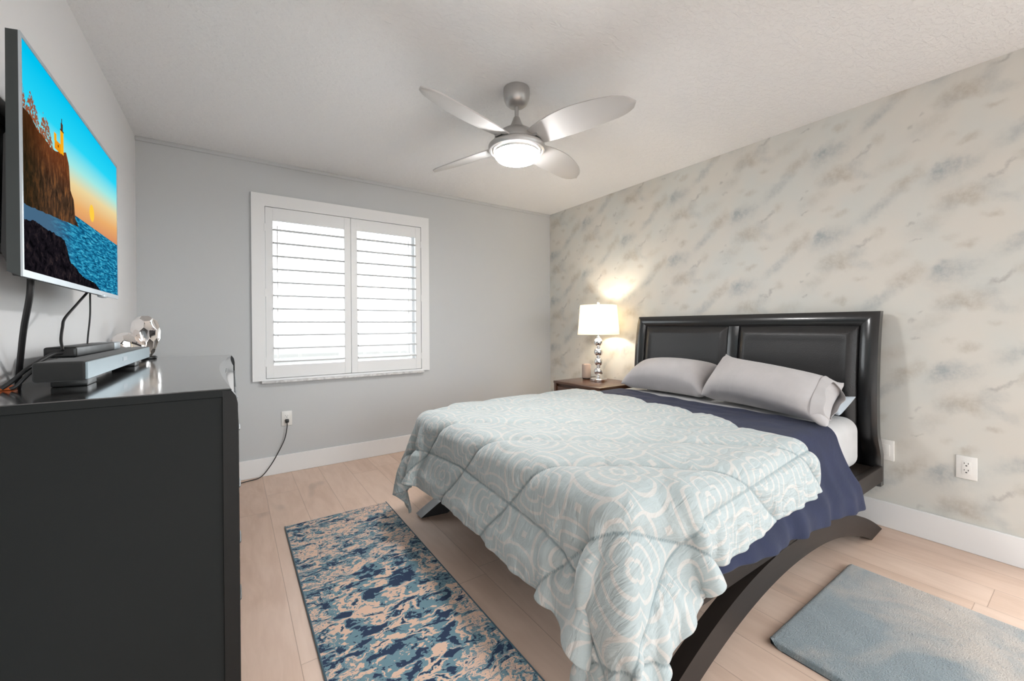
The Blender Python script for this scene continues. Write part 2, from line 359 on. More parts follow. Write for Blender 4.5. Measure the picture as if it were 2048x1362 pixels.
# trees behind the cliff edge
trn = t.noise(t.mapv(uvv, scl=(1.6, 1, 1)), 55, 4, .75)
tr_top = curve(u, [(0, .80), (.02, .79), (.035, .72), (.06, .80), (.10, .76), (.125, .69), (.145, .765), (.185, .75), (.215, .67), (.235, .60), (.24, 0.), (1., 0.)])
trees = t.m('MULTIPLY', t.m('GREATER_THAN', v, .60), t.m('MULTIPLY', t.m('LESS_THAN', v, t.m('ADD', tr_top, t.m('MULTIPLY', nB, .07))), t.m('GREATER_THAN', trn, .46)))
c = t.mix(trees, c, t.mix(trn, srgb(70, 34, 22), srgb(190, 110, 70)))
top = curve(u, [(0, .70), (.06, .70), (.11, .665), (.16, .66), (.20, .645), (.24, .655), (.33, .70), (.355, .65), (.367, .52), (.40, .48), (.412, .39), (.45, .352), (.47, .25), (.48, 0.), (1., 0.)])
cliff = t.m('MULTIPLY', t.m('LESS_THAN', v, t.m('ADD', top, t.m('MULTIPLY', nA, .022))), t.m('GREATER_THAN', v, t.m('ADD', t.m('ADD', .300, t.m('MULTIPLY', u, .12)), t.m('MULTIPLY', nA, .02))))
ck = t.noise(t.mapv(uvv, scl=(3.2, .8, 1)), 16, 6, .7, .4)
cc = t.ramp(ck, [(.30, srgb(18, 15, 12)), (.5, srgb(74, 54, 40)), (.62, srgb(118, 78, 48)), (.78, srgb(160, 104, 60))])
cc = t.mix(t.mr(v, .45, .70), cc, t.mix(.5, cc, srgb(140, 66, 24)))
cc = t.mix(t.mr(u, .22, .02, 0., .75), cc, srgb(26, 26, 12))
c = t.mix(cliff, c, cc)
def rect(u0, u1, v0, v1):
    return t.m('MULTIPLY', t.m('MULTIPLY', t.m('GREATER_THAN', u, u0), t.m('LESS_THAN', u, u1)), t.m('MULTIPLY', t.m('GREATER_THAN', v, v0), t.m('LESS_THAN', v, v1)))
c = t.mix(rect(.232, .285, .665, .712), c, srgb(236, 150, 20)); c = t.mix(rect(.228, .248, .700, .742), c, srgb(250, 170, 20))
c = t.mix(rect(.280, .308, .670, .785), c, srgb(250, 176, 26)); c = t.mix(rect(.278, .311, .785, .792), c, srgb(70, 40, 20))
c = t.mix(rect(.285, .303, .792, .826), c, srgb(84, 52, 34)); c = t.mix(rect(.291, .297, .826, .850), c, srgb(60, 40, 34))
c = t.mix(rect(.258, .266, .685, .698), c, srgb(120, 60, 10))
rk = curve(u, [(0, .235), (.08, .255), (.135, .25), (.22, .245), (.31, .235), (.335, .19), (.36, .135), (.42, .115), (.485, .085), (.55, .072), (.60, .075), (.66, .055), (.74, .012), (.80, 0.), (1., 0.)])
rkm = t.m('LESS_THAN', v, t.m('ADD', rk, t.m('MULTIPLY', nA, .035)))
rn = t.noise(t.mapv(uvv, scl=(1.8, 1.2, 1)), 20, 6, .7, .8)
c = t.mix(rkm, c, t.ramp(rn, [(.36, srgb(6, 6, 9)), (.55, srgb(28, 24, 30)), (.68, srgb(56, 46, 46)), (.8, srgb(86, 80, 84))]))
M['screen'] = t.surf(t.n('Emission', Color=c, Strength=.325).outputs[0])

# ------------------------------------------------------------------ room
WX0, WX1, WZ0, WZ1 = .205, 1.475, .80, 2.10          # clear window opening
struct('floor', B1(L-.1, R+.1, F-.1, B+.1, -.08, 0), M['floor'])
struct('ceiling', B1(L-.1, R+.1, F-.1, B+.1, ZC, ZC+.08), M['ceiling'])
struct('wall_left', B1(L-.1, L, F-.1, B+.1, 0, ZC), M['wall_lit'])
VY0, VY1, VZ0, VZ1 = -2.85, -.10, .06, 2.32
bm = NB(); box(bm, R, R+.1, VY1, B+.1, 0, ZC); box(bm, R, R+.1, F-.1, VY0, 0, ZC); box(bm, R, R+.1, VY0, VY1, 0, VZ0); box(bm, R, R+.1, VY0, VY1, VZ1, ZC)
struct('wall_right', bm, M['wallpaper'])
bm = NB()
for a in ((VY0, VY1, VZ0, VZ0+.05), (VY0, VY1, VZ1-.05, VZ1), (VY0, VY0+.05, VZ0, VZ1), (VY1-.05, VY1, VZ0, VZ1), ((VY0+VY1)/2-.025, (VY0+VY1)/2+.025, VZ0, VZ1)): box(bm, R+.03, R+.08, *a)
w2 = struct('window_2', bm, M['white_trim']); obj('window_pane', B1(R+.053, R+.057, VY0+.03, VY1-.03, VZ0+.03, VZ1-.03), M['glass'], w2)  # unseen window, added to let in fill daylight
bm = NB(); box(bm, L-.1, WX0, B, B+.14, 0, ZC); box(bm, WX1, R+.1, B, B+.14, 0, ZC); box(bm, WX0, WX1, B, B+.14, 0, WZ0); box(bm, WX0, WX1, B, B+.14, WZ1, ZC)
struct('wall_back', bm, M['wall'])
DX0, DX1, DZ1 = -.2, 2.8, 2.3
bm = NB(); box(bm, L-.1, DX0, F-.1, F, 0, ZC); box(bm, DX1, R+.1, F-.1, F, 0, ZC); box(bm, DX0, DX1, F-.1, F, DZ1, ZC)
struct('wall_rear', bm, M['wall'])
bm = NB(); box(bm, DX0, DX0+.06, F-.08, F-.02, 0, DZ1); box(bm, DX1-.06, DX1, F-.08, F-.02, 0, DZ1); box(bm, DX0, DX1, F-.08, F-.02, DZ1-.06, DZ1); box(bm, 1.27, 1.33, F-.08, F-.02, 0, DZ1)
d1 = struct('door_1', bm, M['white_trim']); obj('door_glass', B1(DX0+.05, DX1-.05, F-.052, F-.048, .02, DZ1-.05), M['glass'], d1)  # glass door added out of view, for fill from behind the camera
def baseb(name, poly_args):
    struct(name, B1(*poly_args, bev=.003, seg=1), M['white_trim'])
BH = .143
baseb('baseboard_back', (L, R, B-.016, B, 0, BH)); baseb('baseboard_right', (R-.016, R, F, B-.016, 0, BH))
baseb('baseboard_left', (L, L+.016, F, B-.016, 0, BH))
struct('trim_1', B1(L, R, B-.012, B, ZC-.028, ZC, bev=.004), M['wall'])
# window: outer sash, glass
bm = NB()
for a in ((WX0, WX1, WZ0, WZ0+.05), (WX0, WX1, WZ1-.05, WZ1), (WX0, WX0+.05, WZ0, WZ1), (WX1-.05, WX1, WZ0, WZ1), (.815, .865, WZ0, WZ1)): box(bm, a[0], a[1], B+.09, B+.13, a[2], a[3])
win = struct('window_1', bm, M['white_trim']); obj('window_pane', B1(WX0+.03, WX1-.03, B+.108, B+.112, WZ0+.03, WZ1-.03), M['glass'], win)
struct('trim_2', B1(.185, 1.495, B-.045, B, .718, .7362, bev=.003), M['marble'])

# plantation shutters
sh = thing('plantation_shutters', 'white two-panel plantation shutters in a wide white frame over the window', 'window shutters', (.84, B, .74))
OX0, OX1, OZ0, OZ1 = .125, 1.556, .737, 2.18
IX0, IX1, IZ0, IZ1 = .213, 1.478, .752, 2.085
bm = NB()
YF = B-.024
def quadframe(bm, o, i, y0, y1):
    (a0, a1, b0, b1), (c0, c1, e0, e1) = o, i
    for poly in ([(a0, b0), (a0, b1), (c0, e1), (c0, e0)], [(a1, b0), (c1, e0), (c1, e1), (a1, b1)], [(a0, b1), (a1, b1), (c1, e1), (c0, e1)], [(a0, b0), (c0, e0), (c1, e0), (a1, b0)]):
        prism(bm, poly, 'y', y0, y1)
quadframe(bm, (OX0, OX1, OZ0, OZ1), (IX0, IX1, IZ0, IZ1), YF, B-.001)
obj('frame', bm, M['shutter'], sh, smooth=False)
MID = (IX0+IX1)/2
def panel(x0, x1, hx):
    bm = NB(); sw = .052; zt, zb = IZ1-.004, IZ0+.004; rt_, rb_ = .098, .098
    y0, y1 = YF+.004, YF+.032
    box(bm, x0, x0+sw, y0, y1, zb, zt, .002, 1); box(bm, x1-sw, x1, y0, y1, zb, zt, .002, 1)
    box(bm, x0+sw, x1-sw, y0, y1, zt-rt_, zt); box(bm, x0+sw, x1-sw, y0, y1, zb, zb+rb_)
    pn = obj('shutter_panel', bm, M['shutter'], sh)
    n = 11; za, zz_ = zb+rb_, zt-rt_; pitch = (zz_-za)/n
    for k in range(n):
        zc = za+pitch*(k+.34); bm = NB(); prof = []
        for q in range(16):
            an = 2*math.pi*q/16; a, b = .055*math.cos(an), .0080*math.sin(an)
            th = math.radians(7); prof.append((B-.006+.012+a*math.cos(th)-b*math.sin(th), zc+a*math.sin(th)+b*math.cos(th)))
        prism(bm, prof, 'x', x0+sw+.002, x1-sw-.002); obj('louver', bm, M['louver'], pn, ang=50)
    bm = NB(); tx = lerp(x0, x1, .86 if hx > x0+.1 else .14)
    box(bm, tx-.004, tx+.004, B+.064, B+.070, za+.02, zz_-.02); obj('tilt_rod', bm, M['nickel'], pn)
    for zh in (zb+.12, (zb+zt)/2, zt-.16):
        bm = NB(); box(bm, hx-.006, hx+.006, YF-.002, YF+.006, zh-.03, zh+.03, .001, 1); obj('hinge', bm, M['white_trim'], sh)
panel(IX0+.003, MID-.0015, IX0); panel(MID+.0015, IX1-.003, IX1)

# outlets
def outlet(label, loc, axis, plug=False):
    """wall plate centred at loc on wall y=B ('y') or x=R ('x')"""
    o = thing('wall_outlet', label, 'outlet', loc)
    def bx(a0, a1, d0, d1, z0, z1, bev=0):
        if axis == 'y': return B1(loc[0]+a0, loc[0]+a1, B-d1, B-d0, loc[2]+z0, loc[2]+z1, bev=bev)
        return B1(R-d1, R-d0, loc[1]+a0, loc[1]+a1, loc[2]+z0, loc[2]+z1, bev=bev)
    obj('cover_plate', bx(-.037, .037, 0, .007, -.058, .058, .003), M['outlet'], o)
    rc = obj('receptacle', bx(-.0165, .0165, .006, .0085, -.034, .034, .001), M['outlet'], o)
    for s in (-1, 1):
        if plug and s < 0: continue
        zc = s*.017
        bm = NB()
        for a0, a1, z0, z1 in ((-.008, -.006, .001, .009), (.006, .008, .002, .008), (-.003, .003, -.009, -.004)):
            bb = (loc[0]+a0, loc[0]+a1, B-.0092, B-.008) if axis == 'y' else (R-.0092, R-.008, loc[1]+a0, loc[1]+a1)
            box(bm, *bb, loc[2]+zc+z0, loc[2]+zc+z1)
        obj('socket', bm, M['slot'], rc, smooth=False)
    return o
outlet('white outlet low on the gray wall under the window', (.354, B, .428), 'y', True)
outlet('white outlet on the mottled wallpaper right of the bed', (R, .416, .423), 'x')
pc = thing('power_cord', 'black power cord plugged into outlet below window, trailing along baseboard', 'cord', (.354, B-.01, .41))
obj('plug', box(NB(), .341, .367, B-.034, B-.0095, .397, .424, .005), M['black_plastic'], pc)
obj('cable', tube(NB(), [(.354, B-.03, .402), (.352, B-.034, .36), (.335, B-.03, .27), (.29, B-.026, .17), (.235, B-.026, .075), (.17, B-.05, .012), (.08, B-.075, .006), (-.10, B-.12, .006), (-.3, B-.12, .006)], .0035), M['cable'], pc)
o = thing('wall_plate', 'white cover plate on wallpaper, half hidden behind headboard foot', 'wall plate', (R, .722, .437))
obj('cover_plate', B1(R-.008, R, .690, .760, .380, .495, bev=.003), M['outlet'], o)
obj('rocker_switch', B1(R-.011, R-.007, .708, .742, .405, .470, bev=.001), M['outlet'], o)

# ------------------------------------------------------------------ ceiling fan
fx_, fy_ = FANC; FZ = 2.15
fan = thing('ceiling_fan', 'silver four-blade ceiling fan with a lit round lamp', 'ceiling fan', (fx_, fy_, ZC))
c0 = (fx_, fy_, 0)
obj('canopy', lathe(NB(), [(.058, 2.44), (.070, 2.438), (.0715, 2.425), (.0715, 2.398), (.068, 2.378), (.058, 2.358), (.042, 2.345), (.022, 2.340)], c0), M['nickel'], fan)
obj('downrod', lathe(NB(), [(.011, 2.345), (.011, 2.25)], c0, 24), M['nickel'], fan)
obj('collar', lathe(NB(), [(.016, 2.285), (.020, 2.275), (.032, 2.245), (.046, 2.225), (.048, 2.205)], c0), M['nickel'], fan)
obj('motor_housing', lathe(NB(), [(.045, 2.222), (.075, 2.212), (.105, 2.192), (.122, 2.168), (.126, 2.152), (.126, 2.142), (.10, 2.138)], c0), M['nickel'], fan)
obj('light_ring', lathe(NB(), [(.118, 2.134), (.146, 2.134), (.154, 2.126), (.1555, 2.112), (.150, 2.100), (.141, 2.096), (.137, 2.104), (.130, 2.108), (.126, 2.092), (.123, 2.086), (.119, 2.090)], c0), M['nickel'], fan)
obj('lens', lathe(NB(), [(.121, 2.090), (.118, 2.072), (.105, 2.056), (.075, 2.044), (.035, 2.038), (.004, 2.037)], c0), M['lens'], fan)
def blade(ang):
    bm = NB(); N, K = 28, 6; pit = math.radians(17); a = math.radians(ang)
    er = Vector((math.cos(a), math.sin(a), 0)); et = Vector((math.sin(a), -math.cos(a), 0))     # clockwise side
    ec = et*math.cos(pit)+Vector((0, 0, 1))*math.sin(pit); nn = er.cross(ec)
    rings = []
    for i in range(N+1):
        s = i/N; r = .095+.57*s
        h = .052+.034*math.sin(math.pi*min(1, s*1.02)**.9)
        if s > .82: h *= math.sqrt(max(0, 1-((s-.82)/.18)**2))*.985+.015
        bow = .018*math.sin(math.pi*s)
        row = []
        for k in range(K+1):
            q = (k/K-.5)*2; p = Vector((fx_, fy_, FZ))+er*r+ec*(q*h+bow)+nn*(.006*(1-q*q))
            row.append(p)
        rings.append(row)
    top = [[bm.verts.new(p+nn*.003) for p in r] for r in rings]; bot = [[bm.verts.new(p-nn*.003) for p in r] for r in rings]
    for i in range(N):
        for k in range(K):
            bm.faces.new((top[i][k], top[i+1][k], top[i+1][k+1], top[i][k+1])); bm.faces.new((bot[i][k], bot[i][k+1], bot[i+1][k+1], bot[i+1][k]))
        for k in (0, K):
            bm.faces.new((top[i][k], bot[i][k], bot[i+1][k], top[i+1][k]))
    for i in (0, N):
        for k in range(K): bm.faces.new((top[i][k], top[i][k+1], bot[i][k+1], bot[i][k]))
    return bm
for an in (18, 108, 198, 288):
    bl = obj('blade', blade(an), M['blade'], fan)
    bm = NB(); a = math.radians(an); e = Vector((math.cos(a), math.sin(a), 0)); s_ = Vector((-e.y, e.x, 0)); pts = []
    c_ = Vector((fx_, fy_, 2.139))
    prism(bm, [((c_+e*p+s_*q).x, (c_+e*p+s_*q).y) for p, q in ((.08, -.03), (.15, -.03), (.15, .03), (.08, .03))], 'z', 2.136, 2.150)
    obj('blade_bracket', bm, M['nickel'], bl)

# ------------------------------------------------------------------ dresser
DY0, DY1, DZ = 1.372, 3.055, .985
dr = thing('dresser', 'long black dresser with glossy top below the television', 'dresser', (-.27, 2.2, 0))
obj('carcass', B1(L+.02, -.022, DY0+.006, DY1-.006, .06, DZ-.022, bev=.002, seg=1), M['dresser_side'], dr)
obj('plinth', B1(L+.03, -.04, DY0+.02, DY1-.02, 0, .06), M['dresser_black'], dr)
inset = lambda y: .042*math.sin(math.pi*min(1, max(0, (y-DY0-.01)/(DY1-DY0-.02))))
ys = [lerp(DY0, DY1, i/40) for i in range(41)]
tp_ = [(L+.005, DY0), (L+.005, DY1)]+[(-.004-inset(y), y) for y in reversed(ys)]
obj('top', prism(NB(), tp_, 'z', DZ-.0025, DZ), M['dresser_top'], dr); obj('top_slab', prism(NB(), tp_, 'z', DZ-.022, DZ-.0025), M['dresser_side'], dr)
for y0, y1 in ((DY0-.001, DY0+.035), (DY1-.035, DY1+.001)):
    bm = NB(); prism(bm, [(-.023, 0.01), (.012, .01), (.012, DZ-.045), (.008, DZ-.022), (-.002, DZ-.006), (-.023, DZ-.006)], 'y', y0, y1)
    obj('stile', bm, M['dresser_black'], dr)
bm = NB()
def chs(a, b):
    y = lerp(DY0+.036, DY1-.036, a); x0 = -.0045-inset(y); s = b*math.pi/2
    return (lerp(x0, .004, b**.92), y, DZ-.001-.052*b)
gridmesh(bm, chs, 40, 8); obj('chrome_inlay', bm, M['chrome'], dr, label='curved mirror-chrome inlay along the top front edge')
for r_ in range(4):
    z0, z1 = [(.685, .89), (.485, .68), (.285, .48), (.075, .28)][r_]
    for k in range(2):
        y0 = lerp(DY0+.04, DY1-.04, k/2)+.003; y1 = lerp(DY0+.04, DY1-.04, (k+1)/2)-.003
        dw = obj('drawer', B1(-.02, .014, y0, y1, z0, z1, bev=.006), M['dresser_black'], dr)
        yc = (y0+y1)/2; zc = (z0+z1)/2
        bm = NB(); tube(bm, [(.012, yc-.05, zc), (.018, yc-.045, zc), (.019, yc, zc), (.018, yc+.045, zc), (.012, yc+.05, zc)], .0035); obj('handle', bm, M['dark_nickel'], dw)

# soundbar, box, ornament
sb = thing('soundbar', 'long soundbar with silver grille on the dresser top', 'soundbar', (-.385, 2.13, DZ))
SX0, SX1, SY0, SY1, SZ0, SZ1 = -.440, -.338, 1.612, 2.66, DZ+.022, DZ+.077
obj('body', B1(SX0, SX1, SY0, SY1, SZ0, SZ1, bev=.008, seg=3), M['bar_end'], sb)
gr = obj('grille', B1(SX1-.002, SX1+.004, SY0+.004, SY1-.004, SZ0+.003, SZ1-.003, bev=.0015, seg=1), M['grille'], sb)
obj('badge', B1(SX1+.003, SX1+.0055, 2.06, 2.13, SZ0+.024, SZ0+.038), M['silver_plastic'], sb)
for y in (1.74, 2.45): obj('foot', B1(SX0+.015, SX1-.012, y-.05, y+.05, DZ, SZ0+.001, bev=.004), M['black_plastic'], sb)
bx_ = thing('streaming_box', 'long slim black box resting on top of the soundbar', 'media box', (-.434, 2.1, SZ1))
obj('body', B1(-.470, -.398, 1.812, 2.310, SZ1+.0005, SZ1+.033, bev=.006, seg=3), M['black_plastic'], bx_)
obj('end_cap', B1(-.470, -.3985, 2.308, 2.42, SZ1+.0005, SZ1+.032, bev=.006, seg=3), M['silver_plastic'], bx_)
obj('port_panel', B1(-.462, -.406, 1.8105, 1.8125, SZ1+.007, SZ1+.027), M['slot'], bx_)

def lobes():
    """faceted mirror ornament: two elongated lobes joined at the base"""
    def goldberg(sub):
        g = NB(); bmesh.ops.create_icosphere(g, subdivisions=sub, radius=1)
        cent = {f: f.calc_center_median().normalized() for f in g.faces}; polys = []
        for v in g.verts:
            fs = list(v.link_faces); n = v.co.normalized(); a = n.orthogonal().normalized(); b = n.cross(a)
            fs.sort(key=lambda f: math.atan2((cent[f]-n).dot(b), (cent[f]-n).dot(a))); polys.append([cent[f].copy() for f in fs])
        g.free(); return polys
    bm = NB()
    for (tip, base, rad) in ((Vector((-.388, 2.965, 1.150)), Vector((-.372, 2.945, 1.005)), .079), (Vector((-.452, 2.90, 1.062)), Vector((-.380, 2.93, 1.004)), .078)):
        ax = (tip-base); ln_ = ax.length; ax.normalize(); q = Vector((0, 0, 1)).rotation_difference(ax)
        vm = {}
        for poly in goldberg(2):
            cen = sum(poly, Vector())/len(poly)
            def P(p, k=1.):
                p = p*k; s = (p.z+1)/2; r = rad*(.42+.58*s**.8); h = lerp(-.010, ln_+rad*.9, s)
                return base+q @ Vector((p.x*r, p.y*r, h))
            inn = [P(cen.lerp(p, .80), .985) for p in poly]; out = [P(p) for p in poly]
            O = [bm.verts.new(p) for p in out]; I = [bm.verts.new(p) for p in inn]
            for i in range(len(O)): bm.faces.new((O[i], O[(i+1) % len(O)], I[(i+1) % len(O)], I[i]))
            bm.faces.new(I)
    bmesh.ops.remove_doubles(bm, verts=bm.verts, dist=.0005)
    for v in bm.verts: v.co.z = max(v.co.z, DZ+.012)
    return bm
orn = thing('ornament', 'faceted mirror-chrome two-lobed ornament at the far end of the dresser', 'ornament', (-.365, 2.95, DZ))
obj('lobes', lobes(), M['rose_chrome'], orn, ang=14)
obj('base', lathe(NB(), [(.030, 0), (.034, .003), (.034, .010), (.026, .016)], (-.372, 2.945, DZ), 32), M['black_plastic'], orn)

# cables between television and dresser
def cable(label, pts, r):
    o = tag(obj('cable', tube(NB(), pts, r), M['cable']), label, 'cable', 'black cables around the television'); return o
cable('thick black cable dropping from the near end of the television behind the dresser', [(-.435, 1.60, 1.30), (-.437, 1.60, 1.24), (-.468, 1.67, 1.15), (-.500, 1.755, 1.05), (-.513, 1.79, 1.0), (-.516, 1.80, .986), (-.522, 1.80, .9)][:6], .0068)
cable('black cable bowing from under the television to the slim black box', [(-.418, 2.02, 1.275), (-.430, 1.96, 1.232), (-.440, 1.885, 1.185), (-.440, 1.861, 1.156), (-.437, 1.834, 1.118), (-.428, 1.806, 1.094), (-.425, 1.797, 1.086)], .0038)
cable('thin straight black cable hanging from the middle of the television', [(-.44, 2.17, 1.285), (-.441, 2.171, 1.20), (-.449, 2.173, 1.10), (-.452, 2.175, .988)], .0026)
cable('upper black cable running from the slim box toward the wall', [(-.430, 1.805, 1.078), (-.442, 1.765, 1.074), (-.470, 1.70, 1.041), (-.495, 1.688, 1.010), (-.513, 1.680, .9915)], .0055)
cable('lower black cable looping from the soundbar toward the wall', [(-.4405, 1.70, 1.046), (-.453, 1.686, 1.040), (-.470, 1.680, 1.018), (-.483, 1.674, .998), (-.494, 1.671, .9905)], .0048)
oc = thing('cable_connector', 'small orange connector lying at the back of the dresser top', 'connector', (-.51, 1.72, DZ))
obj('body', B1(-.522, -.494, 1.690, 1.722, DZ+.0005, DZ+.012, bev=.003), M['orange'], oc)
obj('tip', B1(-.514, -.502, 1.721, 1.738, DZ+.002, DZ+.010, bev=.002), M['orange'], oc)

# ------------------------------------------------------------------ television
TX, TY0, TY1, TZ0, TZ1 = -.39, 1.383, 2.325, 1.271, 1.822
tv = thing('television', 'wall-mounted flat television showing a lighthouse cliff at sunset', 'television', (TX, 1.85, 1.27))
bm = NB(); prism(bm, [(TX-.001, TZ0), (TX-.001, TZ1), (TX-.020, TZ1-.003), (TX-.022, TZ0+.010)], 'y', TY0, TY1); obj('housing', bm, M['tv_side'], tv, smooth=False)
bm = NB(); prism(bm, [(TX-.018, TZ0+.004), (TX-.018, TZ1-.18), (TX-.042, TZ1-.22), (TX-.048, TZ0+.06), (TX-.03, TZ0+.006)], 'y', TY0+.06, TY1-.06); obj('back_cover', bm, M['black_plastic'], tv, smooth=False)
bm = NB(); o_ = (TY0, TY1, TZ0, TZ1); i_ = (TY0+.008, TY1-.008, TZ0+.016, TZ1-.010)
for poly in ([(o_[0], o_[2]), (o_[0], o_[3]), (i_[0], i_[3]), (i_[0], i_[2])], [(o_[1], o_[2]), (i_[1], i_[2]), (i_[1], i_[3]), (o_[1], o_[3])], [(o_[0], o_[3]), (o_[1], o_[3]), (i_[1], i_[3]), (i_[0], i_[3])], [(o_[0], o_[2]), (i_[0], i_[2]), (i_[1], i_[2]), (o_[1], o_[2])]):
    prism(bm, poly, 'x', TX-.001, TX+.0025)
obj('bezel', bm, M['silver_plastic'], tv, smooth=False)
bm = NB(); V = gridmesh(bm, lambda a, b: (TX+.0008, lerp(i_[0]-.001, i_[1]+.001, a), lerp(i_[2]-.001, i_[3]+.001, b)), 1, 1)
uvl = bm.loops.layers.uv.new('UVMap')
for f in bm.faces:
    for lp in f.loops: lp[uvl].uv = ((lp.vert.co.y-TY0)/(TY1-TY0), (lp.vert.co.z-TZ0)/(TZ1-TZ0))
obj('screen', bm, M['screen'], tv, smooth=False)
obj('sensor_bump', B1(TX-.012, TX+.006, 2.07, 2.12, TZ0-.006, TZ0+.004, bev=.003), M['silver_plastic'], tv)
mt = thing('television_mount', 'black wall bracket holding the television off the wall', 'wall mount', (L, 1.86, 1.55))
obj('wall_plate', B1(L, L+.012, 1.70, 2.02, 1.36, 1.76, bev=.002), M['black_plastic'], mt)
for z in (1.395, 1.735): obj('rail', B1(L, L+.035, 1.54, 2.18, z-.022, z+.022, bev=.003), M['black_plastic'], mt)
obj('arm', B1(L+.01, TX-.046, 1.80, 1.92, 1.50, 1.62, bev=.004), M['black_plastic'], mt)
obj('arm_plate', B1(TX-.060, TX-.047, 1.72, 2.0, 1.42, 1.66, bev=.002), M['black_plastic'], mt)

# ------------------------------------------------------------------ nightstand, lamp, speaker
NX0, NX1, NY0, NY1, NZ = 2.525, 3.045, 2.405, 3.005, .63
ns = thing('nightstand', 'dark walnut nightstand in the corner left of the bed', 'nightstand', ((NX0+NX1)/2, (NY0+NY1)/2, 0))
obj('top', B1(NX0, NX1, NY0, NY1, NZ-.022, NZ, bev=.003), M['nightstand'], ns)
obj('body', B1(NX0+.03, NX1-.005, NY0+.012, NY1-.012, .10, NZ-.022), M['nightstand'], ns)
for y0 in (NY0+.004, NY1-.034): obj('side_frame', B1(NX0+.004, NX0+.034, y0, y0+.03, 0, NZ-.022, bev=.002), M['nightstand'], ns)
for y0 in (NY0+.01, NY1-.04): obj('leg', B1(NX1-.04, NX1-.008, y0, y0+.03, 0, .10), M['nightstand'], ns)
for z0, z1 in ((.40, NZ-.05), (.14, .385)):
    d_ = obj('drawer', B1(NX0+.012, NX0+.032, NY0+.04, NY1-.04, z0, z1, bev=.003), M['nightstand'], ns)
    obj('knob', lathe(NB(), [(.008, 0), (.010, .012), (.016, .018), (.016, .024), (.004, .028)], (0, 0, 0), 24), M['chrome'], d_)
    k_ = d_.children[0]; k_.matrix_parent_inverse = Matrix(); k_.data.transform(Matrix.Translation(ORG[ns.name])); k_.data.transform(Matrix.Rotation(-math.pi/2, 4, 'Y')); k_.data.transform(Matrix.Translation(Vector((NX0+.0125, (NY0+NY1)/2, (z0+z1)/2))-ORG[ns.name]))
LX, LY = 2.828, 2.710
lp = thing('table_lamp', 'lit table lamp with stacked chrome balls and white drum shade', 'lamp', (LX, LY, NZ))
lc = (LX, LY, NZ)
obj('base', lathe(NB(), [(.076, 0), (.078, .004), (.078, .024), (.074, .028), (.02, .030)], lc), M['chrome'], lp)
obj('neck', lathe(NB(), [(.016, .029), (.018, .045), (.012, .06)], lc, 24), M['chrome'], lp)
zb = .052
for k in range(4):
    obj('ball', lathe(NB(), [(.041*math.sin(math.pi*q/20)+.0005, zb+.041*(1-math.cos(math.pi*q/20))) for q in range(21)], lc, 40), M['chrome'], lp)
    zb += .082
    obj('spacer', lathe(NB(), [(.012, zb-.004), (.019, zb), (.019, zb+.008), (.012, zb+.012)], lc, 24), M['chrome'], lp); zb += .009
obj('socket', lathe(NB(), [(.014, zb), (.014, zb+.07), (.019, zb+.075), (.019, zb+.11), (.01, zb+.115)], lc, 24), M['chrome'], lp)
SZ_0, SZ_1 = .437, .712
shd = lathe(NB(), [(.192, SZ_0), (.191, SZ_0+.006), (.168, SZ_1-.006), (.167, SZ_1)], lc, 64, cap=False)
so = obj('shade', shd, M['shade'], lp, normals=False); sm = so.modifiers.new('cloth_thickness', 'SOLIDIFY'); sm.thickness = .0025
bm = NB(); 
for a in range(3):
    a = a*2*math.pi/3; tube(bm, [(LX, LY, NZ+SZ_1-.012), (LX+.167*math.cos(a), LY+.167*math.sin(a), NZ+SZ_1-.004)], .0018, 6, 0)
obj('shade_spider', bm, M['chrome'], so)
obj('harp', tube(NB(), [(LX, LY-.012, NZ+zb+.10), (LX, LY-.05, NZ+zb+.16), (LX, LY-.05, NZ+SZ_1-.06), (LX, LY, NZ+SZ_1-.012), (LX, LY+.05, NZ+SZ_1-.06), (LX, LY+.05, NZ+zb+.16), (LX, LY+.012, NZ+zb+.10)], .002, 6), M['chrome'], lp)
obj('finial', lathe(NB(), [(.004, SZ_1-.015), (.005, SZ_1+.008), (.012, SZ_1+.016), (.013, SZ_1+.022), (.004, SZ_1+.034)], lc, 24), M['chrome'], lp)
obj('bulb', lathe(NB(), [(.012, zb+.11), (.020, zb+.125), (.030, zb+.155), (.024, zb+.18), (.004, zb+.19)], lc, 24), emis('lit_bulb', (1, .80, .55, 1), 60.), lp)
light('lamp_bulb', 'POINT', (LX, LY, NZ+zb+.15), 10.0, (1, .92, .82), shadow_soft_size=.034)
sp = thing('speaker', 'gray fabric cylinder speaker beside the lamp on the nightstand', 'speaker', (2.872, 2.915, NZ))
obj('body', lathe(NB(), [(.036, .006), (.0425, .012), (.0435, .02), (.0435, .135), (.040, .144), (.030, .147)], (2.872, 2.915, NZ)), M['speaker'], sp)
obj('base', lathe(NB(), [(.034, 0), (.038, .002), (.038, .010)], (2.872, 2.915, NZ), 32), M['black_plastic'], sp)
obj('power_cable', tube(NB(), [(2.90, 2.89, NZ+.012), (2.93, 2.86, NZ+.02), (2.97, 2.84, NZ+.006), (3.02, 2.83, NZ+.004)], .0022, 6), M['cable'], sp)

